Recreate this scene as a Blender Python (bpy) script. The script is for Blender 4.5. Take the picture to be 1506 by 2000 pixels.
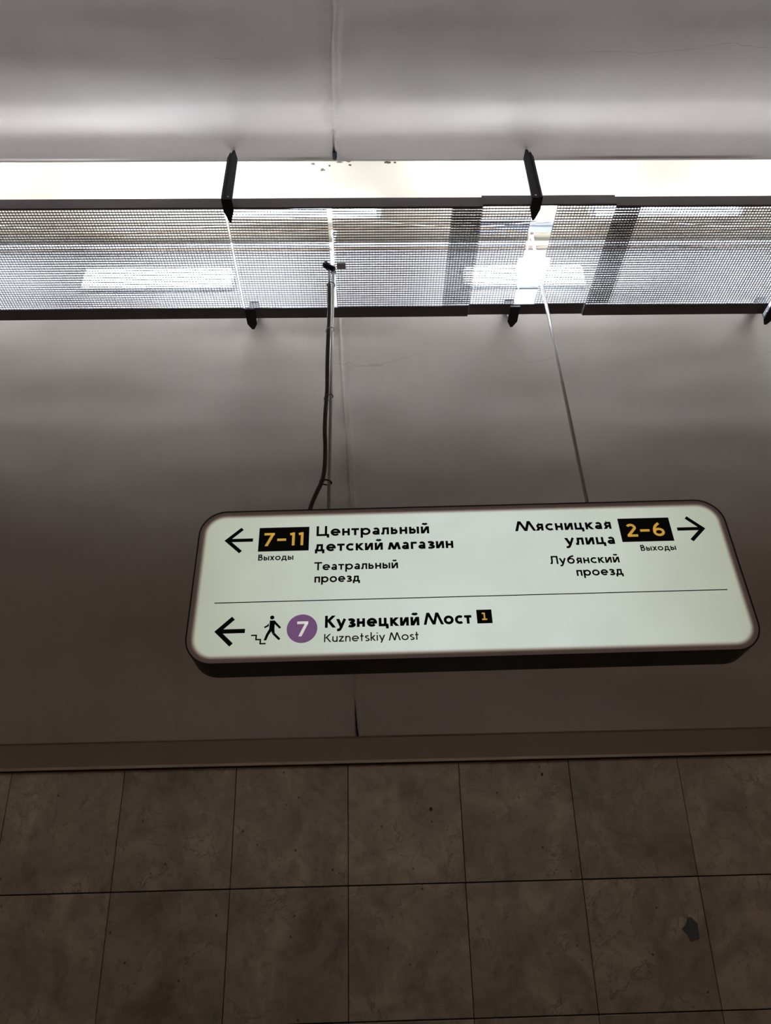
import bpy, math, random
from mathutils import Vector, Matrix, noise

# ------------------------------------------------------------------ clear
for o in list(bpy.data.objects):
    bpy.data.objects.remove(o)
C = bpy.context.scene.collection
sc = bpy.context.scene
rnd = random.Random(7)

# ------------------------------------------------------------------ camera
EYE = 1.60
F, PITCH, ROLL, YAW = 1406.48, .55995, -.03018, .028
cy, sy = math.cos(YAW), math.sin(YAW)
cp, sp = math.cos(PITCH), math.sin(PITCH)
fw = Vector((sy*cp, cy*cp, sp)); rt = Vector((cy, -sy, 0)); up = rt.cross(fw)
r2 = math.cos(ROLL)*rt + math.sin(ROLL)*up
u2 = -math.sin(ROLL)*rt + math.cos(ROLL)*up
cam = bpy.data.cameras.new('camera')
cam.sensor_fit = 'VERTICAL'; cam.sensor_height = 24; cam.lens = 24*F/2000
cam.clip_start = .02
co = bpy.data.objects.new('camera', cam)
m = Matrix((r2, u2, -fw)).transposed().to_4x4(); m.translation = (0, 0, EYE)
co.matrix_world = m
C.objects.link(co); sc.camera = co

# ------------------------------------------------------------------ world and exposure
LAMP_WALL = 40.0      # strip lamps on the far side of the light slot
FILL_RAIL = 52.0       # added fill strips on the far rail, out of view, brightening the near vault
FILL_NEAR = 42.0      # added fill strips hidden behind the near lip, brightening the far vault
LAMP_TUBE = 15.0      # tubes under the slot roof
LAMP_COL = (0.81, 0.905, 1.0)
WORLD = .200
w = bpy.data.worlds.new('world'); sc.world = w; w.use_nodes = True
w.node_tree.nodes['Background'].inputs[0].default_value = (1.0, .70, .48, 1)
w.node_tree.nodes['Background'].inputs[1].default_value = WORLD
sc.view_settings.view_transform = 'Standard'
sc.view_settings.look = 'None'
sc.view_settings.exposure = 0.0
sc.view_settings.gamma = 1.0
sc.view_settings.use_curve_mapping = False

# ------------------------------------------------------------------ materials
def s2l(c):
    return tuple(((x/255)/12.92 if x/255 <= .04045 else ((x/255+.055)/1.055)**2.4) for x in c)
class NT:
    def __init__(s, name):
        s.m = bpy.data.materials.new(name); s.m.use_nodes = True
        s.t = s.m.node_tree; s.n = s.t.nodes; s.b = s.n['Principled BSDF']
    def new(s, typ, **kw):
        n = s.n.new(typ)
        for k, v in kw.items():
            if k.startswith('i_'):
                n.inputs[k[2:].replace('_', ' ')].default_value = v
            else: setattr(n, k, v)
        return n
    def link(s, a, b): s.t.links.new(a, b)
    def math(s, op, a, b=None, c=None, clamp=False):
        n = s.n.new('ShaderNodeMath'); n.operation = op; n.use_clamp = clamp
        for i, v in enumerate((a, b, c)):
            if v is None: continue
            if isinstance(v, (int, float)): n.inputs[i].default_value = v
            else: s.link(v, n.inputs[i])
        return n.outputs[0]
    def mix(s, fac, a, b, mode='MIX'):
        n = s.n.new('ShaderNodeMix'); n.data_type = 'RGBA'; n.blend_type = mode
        for inp, v in ((n.inputs[0], fac), (n.inputs[6], a), (n.inputs[7], b)):
            if isinstance(v, (int, float)): inp.default_value = v
            elif isinstance(v, tuple): inp.default_value = (*v[:3], 1)
            else: s.link(v, inp)
        return n.outputs[2]
    def ramp(s, fac, p0, p1, c0=(0, 0, 0), c1=(1, 1, 1)):
        n = s.n.new('ShaderNodeValToRGB'); e = n.color_ramp.elements
        e[0].position = p0; e[1].position = p1; e[0].color = (*c0, 1); e[1].color = (*c1, 1)
        s.link(fac, n.inputs[0]); return n.outputs[0]
    def noise(s, vec, scale, detail=4, rough=.6, dist=0.0):
        n = s.new('ShaderNodeTexNoise'); n.inputs['Scale'].default_value = scale
        n.inputs['Detail'].default_value = detail; n.inputs['Roughness'].default_value = rough
        n.inputs['Distortion'].default_value = dist
        if vec is not None: s.link(vec, n.inputs['Vector'])
        return n.outputs[0]
    def bump(s, h, strength=.3, dist=.01):
        n = s.new('ShaderNodeBump'); n.inputs['Strength'].default_value = strength
        n.inputs['Distance'].default_value = dist; s.link(h, n.inputs['Height'])
        s.link(n.outputs[0], s.b.inputs['Normal'])
def simple(name, col, rough=.5, metal=0.0, nscale=None, namp=.15, spec=.5):
    k = NT(name); k.b.inputs['Roughness'].default_value = rough
    k.b.inputs['Metallic'].default_value = metal
    k.b.inputs['Specular IOR Level'].default_value = spec
    if nscale:
        tc = k.new('ShaderNodeTexCoord')
        f = k.noise(tc.outputs['Object'], nscale)
        c = k.mix(f, tuple(x*(1-namp) for x in col), tuple(min(1, x*(1+namp)) for x in col))
        k.link(c, k.b.inputs['Base Color'])
    else: k.b.inputs['Base Color'].default_value = (*col, 1)
    return k.m
def emit(name, col, strength):
    k = NT(name); k.b.inputs['Base Color'].default_value = (*col, 1)
    k.b.inputs['Emission Color'].default_value = (*col, 1)
    k.b.inputs['Emission Strength'].default_value = strength
    return k.m

def plaster_mat(name, base, cracks=True):
    k = NT(name)
    g = k.new('ShaderNodeNewGeometry'); pos = g.outputs['Position']
    sx_ = k.new('ShaderNodeSeparateXYZ'); k.link(pos, sx_.inputs[0])
    X, Y, Z = sx_.outputs
    big = k.noise(pos, 1.6, 4, .6, .4); fine = k.noise(pos, 28, 5, .7)
    mp = k.new('ShaderNodeMapping'); mp.inputs['Scale'].default_value = (5.0, .9, .9); k.link(pos, mp.inputs[0])
    streak = k.noise(mp.outputs[0], 1.0, 4, .65, .5)
    c = k.mix(k.ramp(big, .3, .75), tuple(x*.84 for x in base), base)
    c = k.mix(k.math('MULTIPLY', k.ramp(streak, .42, .72), .22), c, tuple(x*.72 for x in base))
    c = k.mix(k.math('MULTIPLY', k.ramp(fine, .55, .8), .25), c, tuple(x*.66 for x in base))
    h = k.math('MULTIPLY', fine, .25)
    if cracks:
        # two wandering hairline cracks running along the vault
        for y0, side in ((.945, 0), (1.90, 1)):
            wob = k.math('MULTIPLY', k.math('SUBTRACT', k.noise(pos, 2.4 + side, 4, .55), .5), .16)
            d = k.math('ABSOLUTE', k.math('SUBTRACT', k.math('SUBTRACT', Y, y0), wob))
            line = k.math('LESS_THAN', d, .0013)
            gate = k.ramp(k.noise(pos, 1.9 + side, 2), .47, .55)
            line = k.math('MULTIPLY', line, gate)
            c = k.mix(k.math('MULTIPLY', line, .26), c, tuple(x*.35 for x in base))
            h = k.math('SUBTRACT', h, k.math('MULTIPLY', line, .6))
        # small dark specks near the joint
        vo = k.new('ShaderNodeTexVoronoi'); vo.inputs['Scale'].default_value = 16; k.link(pos, vo.inputs[0])
        sp_ = k.math('LESS_THAN', vo.outputs['Distance'], .075)
        ja = k.new('ShaderNodeAttribute', attribute_name='joint'); J = k.math('ABSOLUTE', ja.outputs['Fac'])
        near = k.ramp(J, .02, .16, (1, 1, 1), (.0, .0, .0))
        sp_ = k.math('MULTIPLY', sp_, k.math('MULTIPLY', near, k.ramp(k.noise(pos, 5), .45, .6)))
        c = k.mix(k.math('MULTIPLY', sp_, .6), c, tuple(x*.3 for x in base))
        # grime following the joint
        gr = k.math('MULTIPLY', k.ramp(J, .0, .045, (1, 1, 1), (0, 0, 0)),
                    k.ramp(k.noise(pos, 9, 5, .7, .6), .45, .68))
        c = k.mix(k.math('MULTIPLY', gr, .5), c, tuple(x*.42 for x in base))
    k.link(c, k.b.inputs['Base Color']); k.b.inputs['Roughness'].default_value = .62
    k.b.inputs['Specular IOR Level'].default_value = .25
    k.bump(h, .25, .004)
    return k.m

def marble_mat():
    k = NT('marble_tile')
    tc = k.new('ShaderNodeTexCoord'); oi = k.new('ShaderNodeObjectInfo')
    off = k.new('ShaderNodeVectorMath'); off.operation = 'ADD'
    sc_ = k.new('ShaderNodeVectorMath'); sc_.operation = 'SCALE'; sc_.inputs['Scale'].default_value = 37.0
    cx = k.new('ShaderNodeCombineXYZ'); k.link(oi.outputs['Random'], cx.inputs[0]); k.link(oi.outputs['Random'], cx.inputs[1])
    k.link(cx.outputs[0], sc_.inputs[0]); k.link(tc.outputs['Object'], off.inputs[0]); k.link(sc_.outputs[0], off.inputs[1])
    v = off.outputs[0]
    n1 = k.noise(v, 5, 6, .65, .8); n2 = k.noise(v, 22, 6, .7, .5); n3 = k.noise(v, 2.3, 5, .6, 1.6)
    base = k.mix(k.ramp(n1, .3, .7), s2l((134, 116, 98)), s2l((190, 170, 146)))
    base = k.mix(k.math('MULTIPLY', k.ramp(n2, .5, .75), .6), base, s2l((104, 88, 74)))
    blot = k.ramp(n3, .60, .74)
    base = k.mix(k.math('MULTIPLY', blot, .5), base, s2l((98, 98, 98)))
    vein = k.math('LESS_THAN', k.math('ABSOLUTE', k.math('SUBTRACT', k.noise(v, 3.4, 6, .62, 1.0), .5)), .006)
    base = k.mix(k.math('MULTIPLY', vein, k.math('MULTIPLY', k.ramp(n1, .45, .6), .5)), base, s2l((92, 78, 70)))
    vo = k.new('ShaderNodeTexVoronoi'); vo.inputs['Scale'].default_value = 17; k.link(v, vo.inputs[0])
    pit = k.math('MULTIPLY', k.math('LESS_THAN', vo.outputs['Distance'], .075), k.ramp(n2, .46, .5))
    base = k.mix(k.math('MULTIPLY', pit, .75), base, s2l((62, 52, 46)))
    tone = k.new('ShaderNodeHueSaturation'); tone.inputs['Saturation'].default_value = 1.0
    k.link(k.math('MULTIPLY_ADD', oi.outputs['Random'], .22, .86), tone.inputs['Value']); k.link(base, tone.inputs['Color'])
    k.link(tone.outputs[0], k.b.inputs['Base Color'])
    k.b.inputs['Roughness'].default_value = .38; k.b.inputs['Specular IOR Level'].default_value = .35
    k.bump(k.math('SUBTRACT', k.math('MULTIPLY', n2, .3), pit), .2, .002)
    return k.m

def sign_face_mat(W, H, R):
    k = NT('sign_face')
    tc = k.new('ShaderNodeTexCoord'); s = k.new('ShaderNodeSeparateXYZ'); k.link(tc.outputs['Object'], s.inputs[0])
    ax = k.math('SUBTRACT', k.math('ABSOLUTE', s.outputs[0]), W/2-R)
    az = k.math('SUBTRACT', k.math('ABSOLUTE', s.outputs[2]), H/2-R)
    l = k.math('SQRT', k.math('ADD', k.math('POWER', k.math('MAXIMUM', ax, 0.0), 2.0), k.math('POWER', k.math('MAXIMUM', az, 0.0), 2.0)))
    ins = k.math('MINIMUM', k.math('MAXIMUM', ax, az), 0.0)
    sd = k.math('SUBTRACT', k.math('ADD', l, ins), R)       # negative inside
    mr = k.new('ShaderNodeMapRange'); mr.interpolation_type = 'SMOOTHSTEP'
    mr.inputs['From Min'].default_value = -.010; mr.inputs['From Max'].default_value = -.024
    mr.inputs['To Min'].default_value = 0; mr.inputs['To Max'].default_value = 1; k.link(sd, mr.inputs[0])
    n = k.noise(tc.outputs['Object'], 4.5, 2, .5)
    # lamp tubes inside: brighter towards the middle of the box
    px = k.math('POWER', k.math('DIVIDE', s.outputs[0], W/2), 2.0)
    ends = k.math('SUBTRACT', 1.0, k.math('MULTIPLY', px, .26))
    st = k.math('MULTIPLY', mr.outputs[0], k.math('MULTIPLY', ends, k.math('MULTIPLY_ADD', n, .26, .87)))
    col = k.mix(k.ramp(px, .1, 1.0), s2l((208, 220, 210)), s2l((196, 206, 182)))
    k.link(k.mix(mr.outputs[0], s2l((190, 158, 150)), col), k.b.inputs['Emission Color'])
    k.link(k.math('MULTIPLY_ADD', st, .82, .028), k.b.inputs['Emission Strength'])
    k.b.inputs['Base Color'].default_value = (.55, .47, .44, 1); k.b.inputs['Roughness'].default_value = .35
    k.b.inputs['Specular IOR Level'].default_value = .3
    return k.m

M = {}
M['plaster'] = plaster_mat('plaster', s2l((210, 195, 184)))
M['fascia'] = plaster_mat('fascia_plaster', s2l((160, 138, 116)), False)
M['white'] = simple('white_paint', s2l((158, 147, 131)), .6, 0, 3, .06)
M['recess_grey'] = simple('recess_grey', s2l((146, 142, 142)), .6, 0, 4, .2)
M['tile'] = marble_mat()
M['mortar'] = simple('mortar', s2l((50, 42, 38)), .9, 0, 20, .2)
M['granite'] = simple('granite_floor', s2l((66, 50, 42)), .5, 0, 60, .3)
M['dark_metal'] = simple('dark_metal', s2l((46, 48, 55)), .6, 0, 30, .25)
M['rail'] = simple('rail_paint', s2l((128, 124, 128)), .5, .2, 12, .3)
M['louvre'] = simple('louvre_plastic', s2l((62, 54, 57)), .45, 0, 9, .12)
M['steel'] = simple('galvanised_steel', s2l((200, 200, 204)), .32, .75, 25, .15)
M['rod'] = simple('rod_steel', s2l((236, 234, 232)), .3, .25, 40, .1)
M['conduit'] = simple('black_plastic', s2l((74, 64, 62)), .28, 0, 60, .2)
M['tie'] = simple('cable_tie', s2l((60, 52, 50)), .45)
M['tie_white'] = simple('cable_tie_pale', s2l((170, 165, 160)), .45)
M['frame'] = simple('sign_frame_black', s2l((26, 22, 22)), .45, 0, 30, .2)
M['black'] = simple('print_black', s2l((14, 17, 16)), .5, 0, spec=.2)
M['print_grey'] = simple('print_grey', s2l((92, 84, 68)), .5, 0, spec=.2)
M['orange'] = emit('print_amber', s2l((206, 162, 66)), .75)
M['violet'] = emit('print_violet', s2l((118, 84, 124)), .72)
M['print_white'] = emit('print_white', s2l((222, 222, 214)), .78)
M['lamp_wall'] = emit('lamp_diffuser', LAMP_COL, LAMP_WALL)
M['fill_rail'] = emit('fill_rail', LAMP_COL, FILL_RAIL)
M['fill_near'] = emit('fill_near', LAMP_COL, FILL_NEAR)
M['lamp_tube'] = emit('lamp_tube', LAMP_COL, LAMP_TUBE)
M['housing'] = simple('lamp_housing', s2l((220, 222, 226)), .5, 0, 10, .05)
M['cable'] = simple('cable_brown', s2l((120, 98, 78)), .6, 0, 12, .3)
M['cable_pale'] = simple('cable_pale', s2l((205, 196, 180)), .6, 0, 12, .15)
M['peel'] = simple('bare_plaster', s2l((52, 34, 22)), .9, 0, 160, .45)
M['peel_grey'] = simple('bare_plaster_grey', s2l((74, 70, 64)), .9, 0, 300, .4)
M['hole'] = simple('chipped_hole', s2l((30, 32, 40)), .95)
M['slab'] = simple('slab_grey', s2l((120, 120, 126)), .8, 0, 14, .2)

# ------------------------------------------------------------------ mesh helpers
class MB:
    def __init__(s): s.v = []; s.f = []; s.sm = []
    def add(s, vs, fs, smooth=False):
        b = len(s.v); s.v += [tuple(v) for v in vs]
        s.f += [tuple(b+i for i in f) for f in fs]; s.sm += [smooth]*len(fs); return s
    def box(s, a, b, bev=0):
        x0, y0, z0 = a; x1, y1, z1 = b
        if not bev:
            vs = [(x, y, z) for z in (z0, z1) for y in (y0, y1) for x in (x0, x1)]
            return s.add(vs, [(0, 2, 3, 1), (4, 5, 7, 6), (0, 1, 5, 4), (2, 6, 7, 3), (0, 4, 6, 2), (1, 3, 7, 5)])
        # bevelled box = 24 vertices
        vs = []; idx = {}
        for sx in (0, 1):
            for sy_ in (0, 1):
                for sz in (0, 1):
                    X = (x0, x1)[sx]; Yv = (y0, y1)[sy_]; Zv = (z0, z1)[sz]
                    dx = bev*(1-2*sx); dy = bev*(1-2*sy_); dz = bev*(1-2*sz)
                    for ax, p in enumerate(((X, Yv+dy, Zv+dz), (X+dx, Yv, Zv+dz), (X+dx, Yv+dy, Zv))):
                        idx[(sx, sy_, sz, ax)] = len(vs); vs.append(p)
        I = idx; fs = []
        for q in (0, 1):
            f = [I[(q, 0, 0, 0)], I[(q, 1, 0, 0)], I[(q, 1, 1, 0)], I[(q, 0, 1, 0)]]; fs.append(f if q else f[::-1])
            f = [I[(0, q, 0, 1)], I[(0, q, 1, 1)], I[(1, q, 1, 1)], I[(1, q, 0, 1)]]; fs.append(f if q else f[::-1])
            f = [I[(0, 0, q, 2)], I[(1, 0, q, 2)], I[(1, 1, q, 2)], I[(0, 1, q, 2)]]; fs.append(f if q else f[::-1])
        for a in (0, 1):
            for b2 in (0, 1):
                fs.append([I[(a, b2, 0, 0)], I[(a, b2, 1, 0)], I[(a, b2, 1, 1)], I[(a, b2, 0, 1)]])
                fs.append([I[(a, 0, b2, 0)], I[(a, 1, b2, 0)], I[(a, 1, b2, 2)], I[(a, 0, b2, 2)]])
                fs.append([I[(0, a, b2, 1)], I[(1, a, b2, 1)], I[(1, a, b2, 2)], I[(0, a, b2, 2)]])
                for c in (0, 1): fs.append([I[(a, b2, c, 0)], I[(a, b2, c, 1)], I[(a, b2, c, 2)]])
        return s.add(vs, fs)
    def prism(s, poly, axis, a, b):
        """extrude a 2-D polygon; axis 'x': poly=(y,z); 'y': poly=(x,z)"""
        mk = (lambda p, t: (t, p[0], p[1])) if axis == 'x' else (lambda p, t: (p[0], t, p[1]))
        n = len(poly); vs = [mk(p, a) for p in poly] + [mk(p, b) for p in poly]
        fs = [tuple(range(n))[::-1], tuple(range(n, 2*n))] + [(i, (i+1) % n, n+(i+1) % n, n+i) for i in range(n)]
        return s.add(vs, fs)
    def tube(s, pts, r, n=10, caps=True, smooth=True):
        pts = [Vector(p) for p in pts]; rs = r if isinstance(r, list) else [r]*len(pts)
        ring0 = None; vs = []; fs = []
        t0 = (pts[1]-pts[0]).normalized()
        a = t0.orthogonal().normalized()
        for i, p in enumerate(pts):
            t = (pts[min(i+1, len(pts)-1)]-pts[max(i-1, 0)]).normalized()
            a = (a - t*a.dot(t)).normalized(); b = t.cross(a)
            for j in range(n):
                an = 2*math.pi*j/n
                vs.append(p + (a*math.cos(an)+b*math.sin(an))*rs[i])
        for i in range(len(pts)-1):
            for j in range(n):
                fs.append((i*n+j, i*n+(j+1) % n, (i+1)*n+(j+1) % n, (i+1)*n+j))
        s.add(vs, fs, smooth)
        if caps:
            k = len(s.v)-len(vs)
            s.f.append(tuple(k+j for j in range(n))[::-1]); s.f.append(tuple(k+(len(pts)-1)*n+j for j in range(n))); s.sm += [False]*2
        return s
    def build(s, name, mat, parent=None, fix=True):
        me = bpy.data.meshes.new(name)
        off = Vector((0, 0, 0)) if parent is None else parent_world(parent)
        me.from_pydata([Vector(v)-off for v in s.v], [], s.f)
        me.polygons.foreach_set('use_smooth', s.sm)
        if fix:
            import bmesh
            bm = bmesh.new(); bm.from_mesh(me); bmesh.ops.recalc_face_normals(bm, faces=bm.faces); bm.to_mesh(me); bm.free()
        me.materials.append(M[mat]); me.update()
        o = bpy.data.objects.new(name, me); C.objects.link(o)
        if parent is not None: o.parent = parent
        return o
def parent_world(p):
    v = Vector((0, 0, 0))
    while p is not None:
        v = v + p.location; p = p.parent
    return v
def empty(name, loc, label, cat, group=None):
    o = bpy.data.objects.new(name, None); C.objects.link(o); o.location = loc; o.empty_display_size = .05
    return tag(o, label, cat, group)
def tag(o, label, cat, group=None, kind=None):
    o['label'] = label; o['category'] = cat
    if group: o['group'] = group
    if kind: o['kind'] = kind
    return o
def wz(z): return z + EYE

# ------------------------------------------------------------------ the setting
# cross-section (Y away from the camera, Z up, relative to the eye)
LIP_N, LIP_NZ = 1.300, 2.096         # near lip of the light slot
LIP_F, LIP_FZ = 1.790, 1.952         # far lip
ROOF, CAVW = 2.38, 1.82              # slot roof height and far wall of the recess
FOOT = (2.745, .728)                 # foot of the far vault, above the tiles
X0, X1 = -4.6, 4.6
def arc_profile(p0, p1, half, n):
    """circular arc from p0 to p1 bulging outwards by the half angle (degrees)"""
    (x0, y0), (x1, y1) = p0, p1; L = math.hypot(x1-x0, y1-y0); ch = math.atan2(y1-y0, x1-x0)
    R = L/(2*math.sin(math.radians(half))); out = [(x0, y0)]; x, y = x0, y0
    st = 2*R*math.sin(math.radians(half)/n)
    for i in range(n):
        a = ch+math.radians(half)-math.radians(2*half)*(i+.5)/n
        x += st*math.cos(a); y += st*math.sin(a); out.append((x, y))
    return out
def smooth_profile(P, n):
    out = []
    for i in range(len(P)-1):
        a, b, c, d = [Vector(P[max(0, min(len(P)-1, j))]) for j in (i-1, i, i+1, i+2)]
        for k in range(n):
            t = k/n; q = .5*((2*b)+(c-a)*t+(2*a-5*b+4*c-d)*t*t+(3*b-a-3*c+d)*t**3); out.append((q.x, q.y))
    out.append(tuple(P[-1])); return out
SEAM = [(.2, -.019), (.2636, -.0206), (.343, -.0239), (.628, -.0282), (.732, -.0334), (.822, -.0391), (.92, -.0452), (1.053, -.0510), (1.616, -.0679), (1.79, -.0738), (1.984, -.0791), (2.117, -.0838), (2.352, -.0813)]
def seam_x(y, z):
    """X of the vertical construction joint on the vault at (y, z)"""
    if y < .82: return -.0667
    t = z/y
    for (a, u), (b, v) in zip(SEAM, SEAM[1:]):
        if t <= b: return y*(u+(v-u)*max(0, t-a)/(b-a))
    return -.0667
def vault_piece(prof, mat='plaster', label='', seed=0):
    """vault surface through a profile, with a joint of small depth and plaster smears along it"""
    xs = [X0 + i*.115 for i in range(int((X1-X0)/.115)+1)]
    xs = [x for x in xs if abs(x+.08) > .13]
    loc = [-.10+.2*i/50 for i in range(51)]
    vs, fs, jd = [], [], []
    cols = [('a', x) for x in xs if x < -.08] + [('s', d) for d in loc] + [('a', x) for x in xs if x > -.08]
    nc = len(cols); n = len(prof); acc = 0
    for i, (y, z) in enumerate(prof):
        p, q = prof[max(0, i-1)], prof[min(n-1, i+1)]
        T = Vector((q[0]-p[0], q[1]-p[1])).normalized(); N = Vector((-T.y, T.x))
        if N.y < 0 : N = -N                     # outwards, into the plaster
        acc += 0 if i == 0 else math.hypot(y-prof[i-1][0], z-prof[i-1][1]); a = acc*28+seed
        sx = seam_x(y, z) + .003*noise.noise(Vector((a*.35, 3.1, 0)))
        for kind, v in cols:
            x = v if kind == 'a' else sx + v
            und = .006*noise.noise(Vector((x*1.1, a*.09, 1.7))) + .0025*noise.noise(Vector((x*4, a*.3, 5.0)))
            und *= min(1, i/4, (n-1-i)/4)
            d = x-sx
            if kind == 's':
                ridge = .0034*math.exp(-((d-.012)/.010)**2) + .0013*math.exp(-((d+.020)/.009)**2)*(.4+noise.noise(Vector((a*.3, 9, d*30))))
                deep = .0016+.0026*max(0, noise.noise(Vector((a*.22, 2.2, 8))))
                if (y > 2.70) or (1.2 < y < 1.31): deep += .006
                und += deep*math.exp(-(d/.0028)**2) - ridge
            vs.append((x, y+N.x*und, wz(z+N.y*und))); jd.append(d)
    for i in range(n-1):
        for j in range(nc-1): fs.append((i*nc+j, i*nc+j+1, (i+1)*nc+j+1, (i+1)*nc+j))
    mb = MB(); mb.add(vs, fs, True); o = mb.build('ceiling', mat, fix=False)
    at = o.data.attributes.new('joint', 'FLOAT', 'POINT'); at.data.foreach_set('value', jd)
    return tag(o, label, 'ceiling', kind='structure')
LEAN, DW, S0 = .13684, 2.85, .24868
def wallp(x, s, out=0.0):
    """point on the leaning wall; s up along the wall, out towards the room"""
    return (x, DW*math.cos(LEAN)-s*math.sin(LEAN)-out*math.cos(LEAN), wz(DW*math.sin(LEAN)+s*math.cos(LEAN)-out*math.sin(LEAN)))
fz0 = FOOT
far_prof = arc_profile((LIP_F, LIP_FZ), FOOT, 9, 90)
near_prof = smooth_profile([(1.30, 2.096), (1.27, 2.098), (1.225, 2.096), (1.19, 2.084), (1.135, 2.058), (1.085, 2.036), (1.0, 2.010), (.90, 1.985), (.80, 1.960), (.60, 1.90), (.3, 1.72), (-.2, 1.46), (-.75, .98), (-1.13, .40)], 12)
ce = vault_piece(near_prof, 'plaster', 'bright curved plastered vault above the light slot')
cf = vault_piece(far_prof, 'plaster', 'curved grey plastered vault between the light slot and the marble wall', 40)
hb = MB(); hx = seam_x(1.285, 2.096)+.003; hz = wz(2.096)
hb.prism([(hx-.006, hz-.0016), (hx+.005, hz-.0016), (hx+.006, hz+.004), (hx-.007, hz+.004)], 'y', 1.276, 1.3004)
hb.build('chipped_hole', 'hole', ce)
cb = MB()
pts = [far_prof[-1], far_prof[-3], far_prof[-6], far_prof[-9]]
cb.tube([(seam_x(*q)+dx, q[0]-.001, wz(q[1])) for q, dx in zip(pts, (.004, .001, -.001, 0))], [.0040, .003, .002, .0006], 6)
cb.build('joint_crack', 'hole', cf)

# fascia strip between the vault foot and the tiles
wt = wallp(0, S0)
yb, zb = fz0
fa = MB()
prof = [(yb+.000, wz(zb)), (yb+.004, wz(zb)-.006), (yb+.032, wt[2]+.012), (yb+.031, wt[2]+.002), (wt[1]+.06, wt[2]+.002), (wt[1]+.06, wz(zb)+.02)]
nx = 60
vs = []; fs = []
for i in range(nx+1):
    x = X0+(X1-X0)*i/nx; j = .002*noise.noise(Vector((x*2, 4, 4)))
    vs += [(x, y+(j if 0 < q < 4 else 0), z) for q, (y, z) in enumerate(prof)]
k6 = len(prof)
for i in range(nx):
    for q in range(k6): fs.append((i*k6+q, i*k6+(q+1) % k6, (i+1)*k6+(q+1) % k6, (i+1)*k6+q))
fa.add(vs, fs)
tag(fa.build('trim_1', 'fascia'), 'dark sloping plaster strip along the top of the marble wall', 'trim', kind='structure')

# slot recess in the vault: near side, roof, far side
rc = MB()
rc.box((X0, LIP_N, wz(LIP_NZ)+.0005), (X1, LIP_N+.006, wz(ROOF)+.05))
rc.box((X0, LIP_N, wz(ROOF)), (X1, CAVW+.06, wz(ROOF)+.05))
recess = tag(rc.build('trim_2', 'white'), 'white painted roof of the recess above the long light slot', 'recess', kind='structure')
rf = MB()
rf.box((X0, CAVW, wz(LIP_FZ)+.004), (X1, CAVW+.06, wz(ROOF)))
rf.box((X0, LIP_F, wz(LIP_FZ)-.001), (X1, CAVW+.06, wz(LIP_FZ)+.006))
tag(rf.build('trim_3', 'recess_grey'), 'pale grey far side of the light slot recess behind the louvres', 'recess', kind='structure')

# back wall backing + tiles
bw = MB()
sb = -(DW*math.sin(LEAN)+EYE)/math.cos(LEAN)
p = [wallp(0, S0+.0, -.004), wallp(0, sb, -.004), wallp(0, sb, -.12), wallp(0, S0, -.12)]
bw.prism([(q[1], q[2]) for q in p], 'x', X0, X1)
wall = tag(bw.build('wall_back', 'mortar'), 'leaning wall of grey marble tiles below the vault', 'wall', kind='structure')
TW, TX = .41384, -1.33235
rows = [(S0, S0-.40417), (S0-.40417, S0-.80337)]
s_ = S0-.80337
while s_-.40 > sb: rows.append((s_, s_-.40)); s_ -= .40
rows.append((s_, sb))
def tile_mesh(hh):
    b = MB(); b.box((-TW/2+.0014, -.004, -hh/2+.0022), (TW/2-.0014, .012, hh/2-.0022), .0009)
    me = bpy.data.meshes.new('tile'); me.from_pydata(b.v, [], b.f)
    import bmesh
    bm = bmesh.new(); bm.from_mesh(me); bmesh.ops.recalc_face_normals(bm, faces=bm.faces); bm.to_mesh(me); bm.free()
    me.materials.append(M['tile']); return me
cache = {}
for ri, (sa, sb2) in enumerate(rows):
    hh = round(sa-sb2, 4)
    if hh not in cache: cache[hh] = tile_mesh(hh)
    for i in range(-7, 14):
        o = bpy.data.objects.new('tile', cache[hh]); C.objects.link(o); o.parent = wall
        xc = TX + TW*(i+.5)
        px = wallp(xc, (sa+sb2)/2, rnd.uniform(-.0008, .0008))
        o.location = px
        o.rotation_euler = (LEAN + rnd.uniform(-.0012, .0012), rnd.uniform(-.0008, .0008), rnd.uniform(-.0015, .0015))
# stains on the marble: thin irregular inlays of darker stone
def blob(cx, s, r, name, mat, n=14, seed=1, parent=wall, asp=1.0):
    q = random.Random(seed); b = MB(); base = Vector(wallp(cx, s, .0052))
    ux = Vector((1, 0, 0)); uz = Vector((0, -math.sin(LEAN), math.cos(LEAN))); nn = Vector((0, -math.cos(LEAN), -math.sin(LEAN)))
    ring = [q.uniform(.65, 1.15) for _ in range(n)]
    vs = [base+ux*r*asp*ring[i]*math.cos(2*math.pi*i/n)+uz*r*ring[i]*math.sin(2*math.pi*i/n) for i in range(n)]
    vs2 = [v-nn*.003 for v in vs]
    b.add(vs+vs2, [tuple(range(n))]+[(i, (i+1) % n, n+(i+1) % n, n+i) for i in range(n)])
    return b.build(name, mat, parent)
M['inlay'] = simple('dark_marble_inclusion', s2l((86, 86, 88)), .45, 0, 40, .3)
M['pit'] = simple('stone_pit', s2l((40, 34, 32)), .8)
for cx, s, r, mt, sd, asp in [(1.094, -.315, .036, 'inlay', 3, .85), (.213, .088, .008, 'pit', 4, .8), (.213, .045, .004, 'pit', 8, .5), (.633, .197, .0055, 'pit', 5, 1)]:
    blob(cx, s, r, 'stone_inclusion', mt, 14, sd, wall, asp)

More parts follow.
